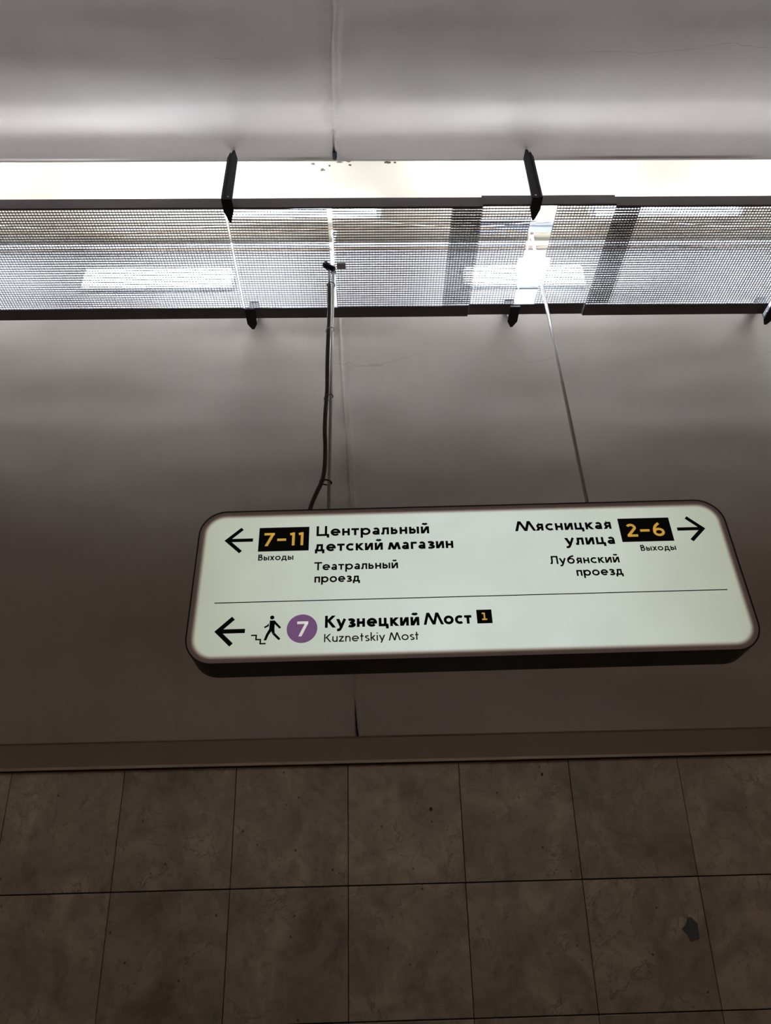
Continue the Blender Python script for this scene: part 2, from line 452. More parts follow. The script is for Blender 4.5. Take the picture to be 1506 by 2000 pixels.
# floor, front wall (behind the camera)
fl = MB(); fl.box((X0, -1.6, -.08), (X1, 3.2, 0))
tag(fl.build('floor', 'granite'), 'reddish brown granite floor of the passage', 'floor', kind='structure')
fwb = MB(); fwb.prism([(-1.13, wz(.72)), (-1.42, 0), (-1.55, 0), (-1.3, wz(.76))], 'x', X0, X1)
tag(fwb.build('wall_front', 'tile'), 'grey marble wall behind the viewer', 'wall', kind='structure')

# ------------------------------------------------------------------ light slot contents
def place(root, x): root.location.x = x
# strip lamps on the far wall of the recess
LZ0, LZ1 = wz(2.116), wz(2.209)
LAB_W = {0: 'long white strip lamp glowing through the louvres left of the left hanging rod',
         1: 'white strip lamp glowing behind the gap in the louvres, crossed by the right rod'}
spec = [(-1.0295, -.4954), (.3786, .8137)]
def wall_lamp(xa, xb, label):
    t = empty('strip_lamp', ((xa+xb)/2, CAVW, LZ0), label, 'lamp', 'strip lamps on the far side of the light slot')
    h = MB(); h.box((xa-.012, CAVW-.016, LZ0-.004), (xb+.012, CAVW, LZ1+.004), .003); h.build('housing', 'housing', t)
    d = MB(); d.box((xa, CAVW-.032, LZ0), (xb, CAVW-.016, LZ1), .004); d.build('diffuser', 'lamp_wall', t)
for i, (a, b) in enumerate(spec): wall_lamp(a, b, LAB_W[i])
wall_lamp(1.72, 2.20, 'white strip lamp beyond the right edge of the view')
wall_lamp(-2.42, -1.90, 'white strip lamp beyond the left edge of the view')
def tube_lamp(xa, xb, label):
    yc, zc = 1.672, wz(2.352)
    t = empty('tube_lamp', ((xa+xb)/2, yc, wz(ROOF)), label, 'lamp', 'tube lamps under the roof of the light slot')
    h = MB(); h.box((xa-.02, yc-.012, zc+.016), (xb+.02, yc+.018, wz(ROOF)), .002); h.build('housing', 'housing', t)
    d = MB(); d.tube([(xa, yc, zc), (xb, yc, zc)], .013, 14); d.build('tube', 'lamp_tube', t)
    for x, s in ((xa, -1), (xb, 1)):
        c = MB(); c.tube([(x, yc, zc), (x+s*.014, yc, zc)], .0142, 12); c.box((min(x, x+s*.01), yc-.004, zc), (max(x, x+s*.01), yc+.004, zc+.02)); c.build('end_cap', 'housing', t)
tube_lamp(-.50, .046, 'bright tube lamp seen as a thin line above the left hanging rod')
tube_lamp(.86, 1.40, 'bright tube lamp seen as a thin line at the upper right of the louvres')
tube_lamp(-1.96, -1.42, 'tube lamp beyond the left edge of the view')
tube_lamp(2.22, 2.76, 'tube lamp beyond the right edge of the view')

# added fill strips, unseen behind the near lip, to brighten the far vault
for i, (xa, xb) in enumerate(((-1.80, -1.25), (-.78, -.23), (.26, .82), (1.28, 1.83))):
    t = empty('near_fill_strip', ((xa+xb)/2, LIP_N+.006, wz(2.17)), ('added fill strip hidden behind the near lip, beyond the left edge', 'added fill strip hidden behind the near lip, above the left bracket', 'added fill strip hidden behind the near lip, above the right bracket', 'added fill strip hidden behind the near lip, beyond the right edge')[i], 'lamp', 'added fill strips behind the near lip')
    h = MB(); h.box((xa-.01, LIP_N+.006, wz(2.140)), (xb+.01, LIP_N+.014, wz(2.306)), .002); h.box((xa-.01, LIP_N+.006, wz(2.141)), (xb+.01, 1.334, wz(2.144))); h.build('housing', 'housing', t)  # the bottom plate is an added shield, cutting light towards the tiles
    d = MB(); d.box((xa, LIP_N+.014, wz(2.148)), (xb, LIP_N+.024, wz(2.300)), .003); d.build('diffuser', 'fill_near', t)

# added slim fill strips on the far rail, unseen, to brighten the near vault
for xa, xb, dz, wh in ((-2.15, -1.36, 0, 'beyond the left edge'), (-1.26, -.412, 0, 'left of the left bracket foot'), (-.35, .335, 0, 'behind the left hanging rod'),
                       (.356, .470, .008, 'just left of the right bracket foot'), (.54, .735, .008, 'just right of the right bracket foot'), (.752, 1.34, 0, 'towards the right edge'), (1.425, 2.2, 0, 'beyond the right edge')):
    t = empty('rail_fill_strip', ((xa+xb)/2, 1.7145, wz(1.8642+dz)), 'added slim fill strip hidden on the far rail, ' + wh, 'lamp', 'added slim fill strips on the far rail')
    h = MB(); h.box((xa-.006, 1.7105, wz(1.8642+dz)), (xb+.006, 1.7155, wz(1.904)), .001); h.build('housing', 'housing', t)  # made tall so that it shades the lower far vault
    d = MB(); d.box((xa, 1.703, wz(1.876)), (xb, 1.7105, wz(1.896)), .002); d.build('diffuser', 'fill_rail', t)

# conduit and cables along the corner of the recess
cd = MB(); cd.tube([(X0+.3, CAVW-.012, wz(2.352)), (X1-.3, CAVW-.012, wz(2.352))], .011, 12)
tag(cd.build('conduit_pipe', 'housing'), 'straight white pipe running along the inside corner of the light slot', 'pipe')
def cable(y, z, amp, seed, r, mat, label, xa=-3.6, xb=3.6):
    pts = []; n = 90
    for i in range(n+1):
        x = xa+(xb-xa)*i/n
        pts.append((x, y+amp*noise.noise(Vector((x*2.2, seed, 0))), wz(z)+amp*noise.noise(Vector((x*2.0, seed, 7)))))
    b = MB(); b.tube(pts, r, 7); return tag(b.build('cable', mat), label, 'cable', 'cables lying in the light slot')
cable(1.800, 2.318, .020, 2.3, .0040, 'cable', 'brown cable sagging just below the white pipe in the slot')
cable(1.745, 2.352, .034, 8.7, .0034, 'cable', 'brown cable looping between the pipe and the tube lamps')
cable(1.712, 2.356, .030, 11.4, .0020, 'cable_pale', 'thin pale wire looping closest to the tube lamps')

# steel angle and junction slab on the recess roof, seen through the gap
an = MB(); an.box((.44, 1.705, wz(ROOF)-.006), (.70, 1.722, wz(ROOF)), .001); an.box((.44, 1.705, wz(ROOF)-.02), (.70, 1.708, wz(ROOF)-.004))
tag(an.build('steel_angle', 'steel'), 'pale steel angle across the top of the gap in the louvres', 'bracket')
sl = MB(); sl.box((.43, 1.728, wz(ROOF)-.012), (.72, 1.772, wz(ROOF)), .002)
tag(sl.build('cover_plate', 'slab'), 'dark grey cover plate on the slot roof seen through the gap', 'plate')
jb = MB(); jb.box((-.075, 1.62, wz(2.30)), (-.035, 1.70, wz(ROOF)), .002)

# louvre panels -------------------------------------------------------
ZG = 1.86; GN, GF = 1.305, 1.674; CELL = .0089; BH = .0042; BT = .00095
def louvre(xa, xb, label, dz=0.0, cut=None, skew=0.0, ra=0.0, rb=0.0):
    """egg-crate panel; cut(x, y) -> True where the grid is missing"""
    zc = wz(ZG)+dz
    t = empty('louvre_panel', ((xa+xb)/2, (GN+GF)/2, zc), label, 'louvre', 'egg-crate louvre panels under the light slot')
    b = MB()
    def blade(p, q):
        (ax, ay), (bx, by) = p, q
        d = Vector((bx-ax, by-ay, 0)).normalized(); n_ = Vector((-d.y, d.x, 0))*BT/2
        A = Vector((ax, ay, 0)); B = Vector((bx, by, 0))
        vs = [A-n_+Vector((0, 0, zc)), A+n_+Vector((0, 0, zc)), B+n_+Vector((0, 0, zc)), B-n_+Vector((0, 0, zc))]
        vs += [v+Vector((0, 0, BH)) for v in vs]
        b.add(vs, [(3, 2, 1, 0), (4, 5, 6, 7), (0, 1, 5, 4), (2, 3, 7, 6), (1, 2, 6, 5), (3, 0, 4, 7)])
    ny = int((GF-GN)/CELL); nx_ = int((xb-xa)/CELL)
    for j in range(ny+1):
        y = GN+(GF-GN)*j/ny
        a, e = xa, xb
        if cut: a, e = cut(y, xa, xb)
        blade((a, y), (e, y+skew*(e-a)))
    for i in range(nx_+1):
        x = xa+(xb-xa)*i/nx_
        if cut:
            run = None
            for j in range(ny+1):
                y = GN+(GF-GN)*j/ny; a, e = cut(y, xa, xb)
                ok = a-1e-4 <= x <= e+1e-4
                if ok and run is None: run = y
                if (not ok or j == ny) and run is not None:
                    if y-run > .002: blade((x, run), (x, y if ok else y-CELL))
                    run = None
        else: blade((x, GN), (x, GF))
    g = b.build('louvre_grid', 'louvre', t, fix=False); g['kind'] = 'stuff'
    for nm, poly in (('near_rail', [(GN-.007, zc-.001), (GN-.002, zc-.001), (GN-.001, zc+.043), (GN-.006, zc+.043)]),
                     ('far_rail', [(GF+.001, zc-.001), (GF+.045, zc-.001), (GF+.047, zc+.010), (GF+.044, zc+.012), (GF+.042, zc+.004), (GF+.001, zc+.004)])):
        r_ = MB(); r_.prism(poly, 'x', xa+ra, xb+rb); r_.build(nm, 'rail', t)
    return t
louvre(-2.1572, -1.2819, 'louvre panel beyond the left edge of the view')
louvre(-1.2752, -0.4065, 'leftmost louvre panel, left of the left dark bracket, a lamp glowing through it', rb=.0035)
louvre(-0.3988, -0.1074, 'short louvre panel right of the left bracket, slightly skewed, ending at the left rod', skew=.012, ra=-.004, rb=.004)
louvre(-0.0925, 0.3471, 'louvre panel right of the left hanging rod, its right part overlapping the next', ra=-.011)
louvre(0.2608, 0.4966, 'narrow louvre panel ending at the right dark bracket, left of the open gap', dz=.008, ra=.087,
       cut=lambda y, a, e: (a, e if y < 1.485 else (e-.012 if y < 1.53 else e)))
louvre(0.5695, 0.8169, 'louvre panel right of the open gap, with a stepped left edge', dz=.008, ra=-.0725, rb=-.0735,
       cut=lambda y, a, e: (a if (y < 1.485 or y > 1.587) else (a+.0178 if y < 1.53 else a+.0089), e))
louvre(0.7402, 1.3662, 'rightmost louvre panel in view, bright, overlapping its left neighbour')
louvre(1.3806, 2.2531, 'louvre panel beyond the right edge of the view')

# hanging brackets ----------------------------------------------------
ZB = 1.852
def bracket_near(x, label, side):
    """bent flat bar with pointed ends: upright in front of the near rail, foot running back under it"""
    t = empty('near_bracket', (x, 1.28, wz(ZB)), label, 'bracket', 'dark plates on the near edge of the light slot')
    w_ = .0150
    b = MB(); b.prism([(x-w_, wz(ZB)), (x+w_, wz(ZB)), (x+w_*.95, wz(2.056)), (x+.003, wz(2.0985)), (x-.003, wz(2.0985)), (x-w_*.95, wz(2.056))], 'y', 1.271, 1.277)
    b.build('upright', 'dark_metal', t)
    f = MB(); n = [(x-w_, 1.271), (x+w_, 1.271), (x+w_, 1.305), (x+.003, 1.341), (x-.003, 1.341), (x-w_, 1.305)]
    f.add([(p[0], p[1], wz(ZB)-.0005) for p in n]+[(p[0], p[1], wz(ZB)+.0055) for p in n], [tuple(range(6))[::-1], tuple(range(6, 12))]+[(i, (i+1) % 6, 6+(i+1) % 6, 6+i) for i in range(6)])
    f.build('foot', 'dark_metal', t)
    e = MB(); xe = x+side*(w_-.0030)
    e.prism([(xe-.0032, wz(ZB)+.001), (xe+.0032, wz(ZB)+.001), (xe+.0030, wz(2.050)), (xe-side*.004, wz(2.082)), (xe-.0030, wz(2.050))], 'y', 1.265, 1.2712)
    e.build('edge_lip', 'dark_metal', t)
    k = MB(); k.tube([(x-side*.003, 1.2685, wz(ZB)+.016), (x-side*.003, 1.272, wz(ZB)+.016)], .0028, 10); k.build('rivet', 'steel', t)
def bracket_far(x, label):
    t = empty('far_bracket', (x, 1.72, wz(ZB)), label, 'bracket', 'dark plates on the far edge of the light slot')
    w_ = .0165
    f = MB(); n = [(x-w_, 1.672), (x+w_, 1.672), (x+w_, 1.738), (x+.004, 1.762), (x-.004, 1.762), (x-w_, 1.738)]
    f.add([(p[0], p[1], wz(ZB)-.0005) for p in n]+[(p[0], p[1], wz(ZB)+.0055) for p in n], [tuple(range(6))[::-1], tuple(range(6, 12))]+[(i, (i+1) % 6, 6+(i+1) % 6, 6+i) for i in range(6)])
    f.build('foot', 'dark_metal', t)
    b = MB(); b.box((x-w_, 1.731, wz(ZB)+.0055), (x+w_, 1.736, wz(1.953))); b.box((x-w_, 1.731, wz(1.948)), (x+w_, 1.7905, wz(1.953)))
    b.build('hanger', 'dark_metal', t)
bracket_near(-.3905, 'dark pointed bracket left of the left rod, its foot under the near rail', -1)
bracket_near(.5000, 'dark pointed bracket at the open gap, just above the right rod', 1)
bracket_near(1.390, 'near bracket beyond the right edge of the view', 1)
bracket_far(-.3845, 'small dark pointed bracket foot on the far rail left of the left rod')
bracket_far(.5030, 'small dark pointed bracket foot on the far rail left of the right rod')
bracket_far(1.392, 'small dark pointed bracket foot on the far rail at the right edge')

# peeling paint on the recess roof, hugging the near lip ---------------
def flake(px, pz_y, r, mat, seed, asp=1.6):
    q = random.Random(seed); n = 12; zc = wz(ROOF)-.0008
    ring = [q.uniform(.55, 1.2) for _ in range(n)]
    b = MB(); vs = [(px+r*asp*ring[i]*math.cos(2*math.pi*i/n), pz_y+r*ring[i]*math.sin(2*math.pi*i/n), zc) for i in range(n)]
    vs += [(x, y, z+.001) for x, y, z in vs]
    b.add(vs, [tuple(range(n))]+[(i, (i+1) % n, n+(i+1) % n, n+i) for i in range(n)]); return b.build('paint_flake', mat, recess)
for px, t_, r, mt, sd, asp in [(-.175, 1.596, .0050, 'peel_grey', 1, 1.5), (-.143, 1.572, .0060, 'peel_grey', 2, 1.3), (-.118, 1.588, .0038, 'peel', 3, 1.2),
                               (-.045, 1.590, .0042, 'peel', 4, 1.5), (-.082, 1.603, .0035, 'peel_grey', 5, 3.5), (.085, 1.600, .0055, 'peel', 6, 2.2), (.112, 1.600, .0040, 'peel', 7, 1.8), (-.050, 1.605, .004, 'peel', 9, 2.0)]:
    flake(px, ROOF/t_, r, mt, sd, asp)

# ------------------------------------------------------------------ hanging rods and conduit
before = set(bpy.data.objects)
def rod(x, ztop, label):
    t = empty('hanging_rod', (x, 1.57, wz(.985)), label, 'rod')
    b = MB(); b.tube([(x, 1.57, wz(.974)), (x, 1.57, wz(ztop))], .0050, 14); b.build('shaft', 'rod', t)
    f = MB(); f.tube([(x, 1.57, wz(.976)), (x, 1.57, wz(.986))], .0095, 6); f.build('nut', 'rod', t)
    return t
rl = rod(-.1025, 2.10, 'left steel hanging rod carrying the sign, with a ribbed black conduit tied to it')
rr = rod(.5705, 2.10, 'right steel hanging rod passing through the gap in the louvres')
hk = MB(); hk.tube([(.5705, 1.57, wz(2.09)), (.5705, 1.57, wz(2.115))], .0095, 8)
hk.box((.5688, 1.568, wz(2.106)), (.5722, 1.896, wz(2.114))); hk.build('hanger', 'rod', rr)
hk = MB(); hk.tube([(-.1025, 1.57, wz(2.09)), (-.1025, 1.57, wz(2.115))], .0095, 8)
hk.box((-.1042, 1.568, wz(2.106)), (-.1008, 1.896, wz(2.114))); hk.build('hanger', 'rod', rl)
cl = MB()
cl.tube([(-.1025, 1.57, wz(1.905)), (-.1025, 1.57, wz(1.930))], .0085, 12)
cl.build('rod_collar', 'steel', rl)
c2 = MB(); c2.tube([(-.099, 1.556, wz(1.905)), (-.127, 1.552, wz(1.922))], .0085, 10); c2.tube([(-.116, 1.554, wz(1.912)), (-.130, 1.551, wz(1.925))], .0105, 10)
c2.build('clamp', 'dark_metal', rl)
pl = MB(); pl.box((-.091, 1.556, wz(1.934)), (-.062, 1.578, wz(1.936))); tag(pl.build('tag_plate', 'housing'), 'small grey square plate lying against the louvre right of the left rod', 'plate')

cpts = [(-0.1152, 1.556, 1.905), (-0.1137, 1.556, 1.86), (-0.1137, 1.557, 1.833), (-0.1122, 1.557, 1.74), (-0.1127, 1.557, 1.632), (-0.1137, 1.557, 1.52), (-0.1127, 1.557, 1.40), (-0.1137, 1.557, 1.36),
        (-0.1157, 1.556, 1.30), (-0.1162, 1.556, 1.24), (-0.1137, 1.556, 1.184), (-0.1142, 1.556, 1.12), (-0.1197, 1.557, 1.078), (-.1330, 1.560, 1.043), (-.1450, 1.565, 1.012), (-.1530, 1.568, .982)]
def spline(P, n):
    P = [Vector(p) for p in P]; out = []
    for i in range(len(P)-1):
        a, b, c, d = P[max(i-1, 0)], P[i], P[i+1], P[min(i+2, len(P)-1)]
        for k in range(n):
            t = k/n; out.append(.5*((2*b)+(c-a)*t+(2*a-5*b+4*c-d)*t*t+(3*b-a-3*c+d)*t**3))
    out.append(P[-1]); return out
raw = spline([(x, y, wz(z)) for x, y, z in cpts[2:]], 30)
# resample at 0.8 mm for the ribs
L = [0]
for a, b in zip(raw, raw[1:]): L.append(L[-1]+(b-a).length)
pitch = .00085; n = int(L[-1]/pitch); res = []; k = 0
for i in range(n+1):
    s = i*pitch
    while k < len(L)-2 and L[k+1] < s: k += 1
    res.append(raw[k].lerp(raw[k+1], (s-L[k])/(L[k+1]-L[k])))
rad = [.0060 if (i % 4) < 2 else .0047 for i in range(len(res))]
ct = empty('ribbed_conduit', (-.1165, 1.557, wz(.982)), 'ribbed black flexible conduit tied along the left rod down to the sign', 'conduit')
b = MB(); b.tube(res, rad, 10, smooth=False); b.build('ribbed_sleeve', 'conduit', ct)
b = MB(); b.tube([(x, y, wz(z)) for x, y, z in cpts[:3]], .0028, 8); b.build('cable_end', 'tie_white', ct)
b = MB(); b.tube([(x, y, wz(z)) for x, y, z in ((-.1530, 1.568, .984), (-.1545, 1.5695, .974))], .0042, 8); b.build('conduit_end', 'conduit', ct)
for z, mt, tilt in ((1.838, 'tie', .0), (1.636, 'tie_white', .004), (1.368, 'tie', .005), (1.076, 'tie', -.002)):
    # tie band around rod and conduit
    tcx, tcy = -.110, 1.563
    cx2 = -.1140 if z > 1.1 else -.1200
    pts = []
    for i in range(21):
        an_ = 2*math.pi*i/20
        pts.append(((-.1025+cx2)/2 + ((-.1025-cx2)/2+.0068)*math.cos(an_), 1.5635+.0125*math.sin(an_)*.95, wz(z)+tilt*math.cos(an_)))
    b = MB(); b.tube(pts, .0014 if z > 1.1 else .0022, 6, caps=False); b.build('cable_tie', mt, ct)

# ------------------------------------------------------------------ the sign
SW, SH, SR, SD, SA = 1.30788, .40285, .066, .085, .01934
sign = empty('direction_sign', (.23371, 1.53, wz(.773595)), 'long illuminated white direction sign with rounded corners and black lettering', 'sign')
sign.rotation_euler = (0, 0, -SA)
def rrect(w_, h_, r, n=12):
    out = []
    for cx, cz, a0 in ((w_/2-r, h_/2-r, 0), (-w_/2+r, h_/2-r, 90), (-w_/2+r, -h_/2+r, 180), (w_/2-r, -h_/2+r, 270)):
        for i in range(n+1):
            a = math.radians(a0+90*i/n); out.append((cx+r*math.cos(a), cz+r*math.sin(a)))
    return out
def local(mb, name, mat, parent=sign, fix=True):
    p = parent; off = Vector((0, 0, 0))
    me = bpy.data.meshes.new(name); me.from_pydata(mb.v, [], mb.f)
    me.polygons.foreach_set('use_smooth', mb.sm)
    if fix:
        import bmesh
        bm = bmesh.new(); bm.from_mesh(me); bmesh.ops.recalc_face_normals(bm, faces=bm.faces); bm.to_mesh(me); bm.free()
    me.materials.append(M[mat]); o = bpy.data.objects.new(name, me); C.objects.link(o); o.parent = p; return o
M['face'] = sign_face_mat(SW, SH, SR)
# case: thin black rim round the face, body behind it
outer = rrect(SW, SH, SR); inner = rrect(SW-.0064, SH-.0064, SR-.0032); n = len(outer)
cs = MB(); vs = [(x, -.001, z) for x, z in outer]+[(x, -.001, z) for x, z in inner]+[(x, .006, z) for x, z in inner]+[(x, SD, z) for x, z in outer]
fs = []
for i in range(n):
    j = (i+1) % n
    fs += [(i, j, n+j, n+i), (n+i, n+j, 2*n+j, 2*n+i), (i, 3*n+i, 3*n+j, j)]
fs.append(tuple(range(3*n, 4*n)))
cs.add(vs, fs); local(cs, 'case', 'frame')
fc = MB(); a = rrect(SW-.006, SH-.006, SR-.003); n = len(a)
fc.add([(x, .0, z) for x, z in a]+[(x, .004, z) for x, z in a], [tuple(range(n)), tuple(range(n, 2*n))[::-1]]+[(i, (i+1) % n, n+(i+1) % n, n+i) for i in range(n)])
local(fc, 'face', 'face')

# --- stroke lettering, drawn as thin raised print --------------------
FR = -.0006
def strip(mb, pts, w_, closed=False, y=FR):
    """mitred flat stroke"""
    P = [Vector((p[0], p[1])) for p in pts]; n = len(P); L_, R_ = [], []
    for i in range(n):
        a = P[i-1] if (i > 0 or closed) else None; b = P[(i+1) % n] if (i < n-1 or closed) else None
        d1 = (P[i]-a).normalized() if a is not None else (b-P[i]).normalized()
        d2 = (b-P[i]).normalized() if b is not None else d1
        n1 = Vector((-d1.y, d1.x)); n2 = Vector((-d2.y, d2.x)); mm = (n1+n2)
        if mm.length < 1e-6: mm = n1
        mm.normalize(); k = w_/2/max(.35, mm.dot(n1))
        L_.append(P[i]+mm*k); R_.append(P[i]-mm*k)
    for i in range(n if closed else n-1):
        j = (i+1) % n
        mb.add([(R_[i].x, y, R_[i].y), (R_[j].x, y, R_[j].y), (L_[j].x, y, L_[j].y), (L_[i].x, y, L_[i].y)], [(0, 1, 2, 3)])
def poly(mb, pts, y=FR): mb.add([(p[0], y, p[1]) for p in pts], [tuple(range(len(pts)))])
def arc(cx, cy_, rx, ry, a0, a1, n=16):
    return [(cx+rx*math.cos(math.radians(a0+(a1-a0)*i/n)), cy_+ry*math.sin(math.radians(a0+(a1-a0)*i/n))) for i in range(n+1)]
XH = .71
def glyph(ch, w_):
    """list of ('s', pts) strokes, ('c', pts) closed strokes, ('d', x0,y0,x1,y1) slanted bars cut level; plus width"""
    h = w_/2; X = XH; S = lambda *p: ('s', list(p)); D = lambda *q: ('d',)+q; A = lambda *q: ('s', arc(*q))
    def V(x, a=0, b=X): return S((x, a), (x, b))
    breve = lambda cx: ('s', arc(cx, X+.36, .165, .13, 200, 340, 10))
    if ch in 'оo': return [('c', arc(.37, X/2, .37-h, X/2-h+.012, 0, 360, 28)[:-1])], .74
    if ch in 'сc': return [A(.36, X/2, .36-h, X/2-h+.012, 48, 312, 22)], .61
    if ch in 'еe': return [A(.36, X/2, .36-h, X/2-h+.012, 0, 318, 24), S((h, X/2-.01), (.72-.01, X/2-.01))], .72
    if ch == 'н': return [V(h), V(.58-h), S((h, X/2), (.58-h, X/2))], .58
    if ch == 'т': return [S((0, X-h), (.54, X-h)), V(.27, 0, X-h)], .54
    if ch in 'рp': return [V(h, -.27), ('c', arc(.38, X/2, .36-h, X/2-h+.012, 0, 360, 28)[:-1])], .74
    if ch == 'а': return [V(.54-h, 0, .44), S(*arc(.285, .44, .255-h, X-h-.44+.012, 0, 150, 12)), ('c', arc(.26, .205, .26-h, .205-h+.012, 0, 360, 22)[:-1])], .56
    if ch == 'л': return [S((-.01, h-.01), (.06, h-.005), (.12, .09), (.155, .3), (.165, X-h), (.56-h, X-h), (.56-h, 0))], .56
    if ch == 'ь': return [V(h), S((h, .42), (.30, .42), *arc(.30, .42/2+h/2, .22-h, (.42-h)/2, 90, -90, 10), (h, h))], .53
    if ch == 'ы': return glyph('ь', w_)[0]+[V(.74-h)], .74
    if ch == 'и': return [V(h), V(.62-h), D(h*1.3, 0, .62-h*1.3, X)], .62
    if ch == 'й': return glyph('и', w_)[0]+[breve(.31)], .62
    if ch == 'д': return [S((0+h, -.19), (h, h), (.72-h, h), (.72-h, -.19)), S((.13, h), (.19, .3), (.215, X-h), (.61-h, X-h), (.61-h, h))], .72
    if ch == 'к': return [V(h), D(.13, .30, .49, X), D(.20, .40, .50, 0)], .58
    if ch == 'г': return [V(h), S((h, X-h), (.46, X-h))], .46
    if ch == 'м': return [D(.08, 0, .22, X), D(.22, X, .45, 0), D(.45, 0, .68, X), D(.68, X, .83, 0)], .90
    if ch == 'з': return [S(*arc(.25, X*.745, .25-h*.6, X*.255-h+.03, 150, -90, 12)), S((.17, X*.50), (.28, X*.50)), S(*arc(.27, X*.265, .29-h*.8, X*.265-h+.03, 90, -148, 14))], .54
    if ch == 'п': return [S((h, 0), (h, X-h), (.57-h, X-h), (.57-h, 0))], .57
    if ch in 'уy': return [D(.08, X, .33, .03), S((.56, X), (.32, .03), (.25, -.13), (.17, -.20), (.04, -.19))] if ch == 'у' else [D(.06, X, .31, .03), D(.54, X, .20, -.25)], .64
    if ch == 'я': return [V(.55-h), S((.55-h, X-h), (.25, X-h), *arc(.25, X-h-(.42-h)/2, .22-h, (.42-h)/2, 90, 270, 10), (.55-h, X-.42)), D(.25, .30, .08, 0)], .57
    if ch == 'ц': return [S((h, X), (h, h), (.66, h)), V(.56-h, h, X), S((.66-h*.7, h), (.66-h*.7, -.19))], .68
    if ch == 'б': return [('c', arc(.36, X/2, .36-h, X/2-h+.012, 0, 360, 26)[:-1]), S(*arc(.44, .42, .44-h, .50-h, 182, 118, 8), (.36, .86), (.56, .92), (.63, 1.0))], .74
    if ch == 'х': return [D(.07, 0, .49, X), D(.07, X, .49, 0)], .56
    if ch == 'Ц': return [S((h, 1), (h, h), (.90, h)), V(.78-h, h, 1), S((.90-h*.7, h), (.90-h*.7, -.17))], .90
    if ch == 'Т': return [S((0, 1-h), (.72, 1-h)), V(.36, 0, 1-h)], .66
    if ch in 'КK': return [V(h, 0, 1), D(.16, .46, .60, 1), D(.27, .56, .64, 0)], .70
    if ch in 'МM': return [D(.10, 0, .34, 1), D(.34, 1, .76, 0), D(.76, 0, 1.0, 1), D(1.0, 1, 1.38, 0)] if ch == 'М' else [D(.08, 0, .30, 1), D(.30, 1, .62, 0), D(.62, 0, .86, 1), D(.86, 1, 1.16, 0)], 1.40 if ch == 'М' else 1.20
    if ch == 'Л': return [S((-.01, h), (.07, h+.01), (.13, .12), (.165, .4), (.175, 1-h), (.74-h, 1-h), (.74-h, 0))], .74
    if ch == 'В': return [V(h, 0, 1), S((h, 1-h), (.33, 1-h), *arc(.33, .765, .22-h, .235-h, 90, -90, 8), (h, .53)), S((h, .53), (.36, .53), *arc(.36, .265+h/2, .26-h, .265-h/2, 90, -90, 8), (h, h))], .62
    if ch == 'u': return [S((h, X), (h, .28), *arc(.28, .28, .28-h, .28-h+.01, 180, 360, 12)), V(.56-h)], .56
    if ch == 'z': return [S((.02, X-h), (.50, X-h)), S((0, h), (.52, h)), D(.08, w_*.6, .42, X-w_*.6)], .52
    if ch == 'n': return [V(h), S(*arc(.29, .42, .27-h, X-.42-h+.01, 180, 0, 12), (.56-h, 0))], .56
    if ch == 't': return [S((.16, .98), (.16, 0)), S((0, X-h), (.34, X-h))], .36
    if ch == 's': return [S(*arc(.24, X*.74, .20-h*.5, X*.25-h*.8, 35, 270, 12)), S(*arc(.24, X*.25, .22-h*.5, X*.25-h*.8+.01, 90, -145, 12))], .46
    if ch == 'k': return [V(h, 0, 1.08), D(.12, .30, .43, X), D(.18, .40, .46, 0)], .50
    if ch == 'i': return [V(h), S((h, X+.18), (h, X+.32))], w_
    if ch == '7': return [S((0, 1-h), (.60, 1-h)), D(.14, 0, .52, 1-w_*.3)], .60
    if ch == '1': return [V(.26, 0, 1), S((.26, 1-h), (.06, 1-h*1.6))], .34
    if ch == '2': return [S(*arc(.29, .70, .26-h*.6, .30-h, 150, -18, 14), (.10, w_*.7)), S((.02, h), (.60, h))], .60
    if ch == '6': return [('c', arc(.33, .32, .33-h, .32-h, 0, 360, 26)[:-1]), S(*arc(.46, .36, .46-h, .60, 186, 130, 10), (.40, 1.0))], .66
    if ch == '–': return [S((0, .46), (.52, .46))], .52
    if ch == ' ': return [], .18
    if ch == '|': return [V(.28, 0, 1), S((.28, 1-h), (.05, 1-h)), S((.04, h), (.52, h))], .56
    return [], .3
def lettering(text, x0, x1, base, cap, wt_, mat, parent=sign, y=FR, gap=.085, name='lettering'):
    w_ = wt_; x = 0; strokes = []
    for ch in text:
        gs, adv = glyph(ch, w_)
        strokes.append((x, gs)); x += adv+gap
    tot = x-gap; kx = (x1-x0)/(tot*cap); mb = MB()
    for gx, gs in strokes:
        for g in gs:
            if g[0] == 'd':
                _, ax, ay, bx, by = g
                ll = math.hypot((bx-ax), (by-ay)); hw = w_/2*ll/max(.2, abs(by-ay))*.94
                pts = [(ax-hw, ay), (ax+hw, ay), (bx+hw, by), (bx-hw, by)]
                poly(mb, [(x0+(gx+px)*cap*kx, base+py*cap) for px, py in pts], y)
            else:
                pts = [((gx+px)*kx, py) for px, py in g[1]]
                m2 = MB(); strip(m2, [(px*1.0, py) for px, py in pts], w_, g[0] == 'c', y)
                mb.add([(x0+vx*cap, vy, base+vz*cap) for vx, vy, vz in m2.v], m2.f)
    o = local(mb, name, mat, parent, fix=False)
    return o
mm = .001
B, Gd = 'black', 'print_grey'
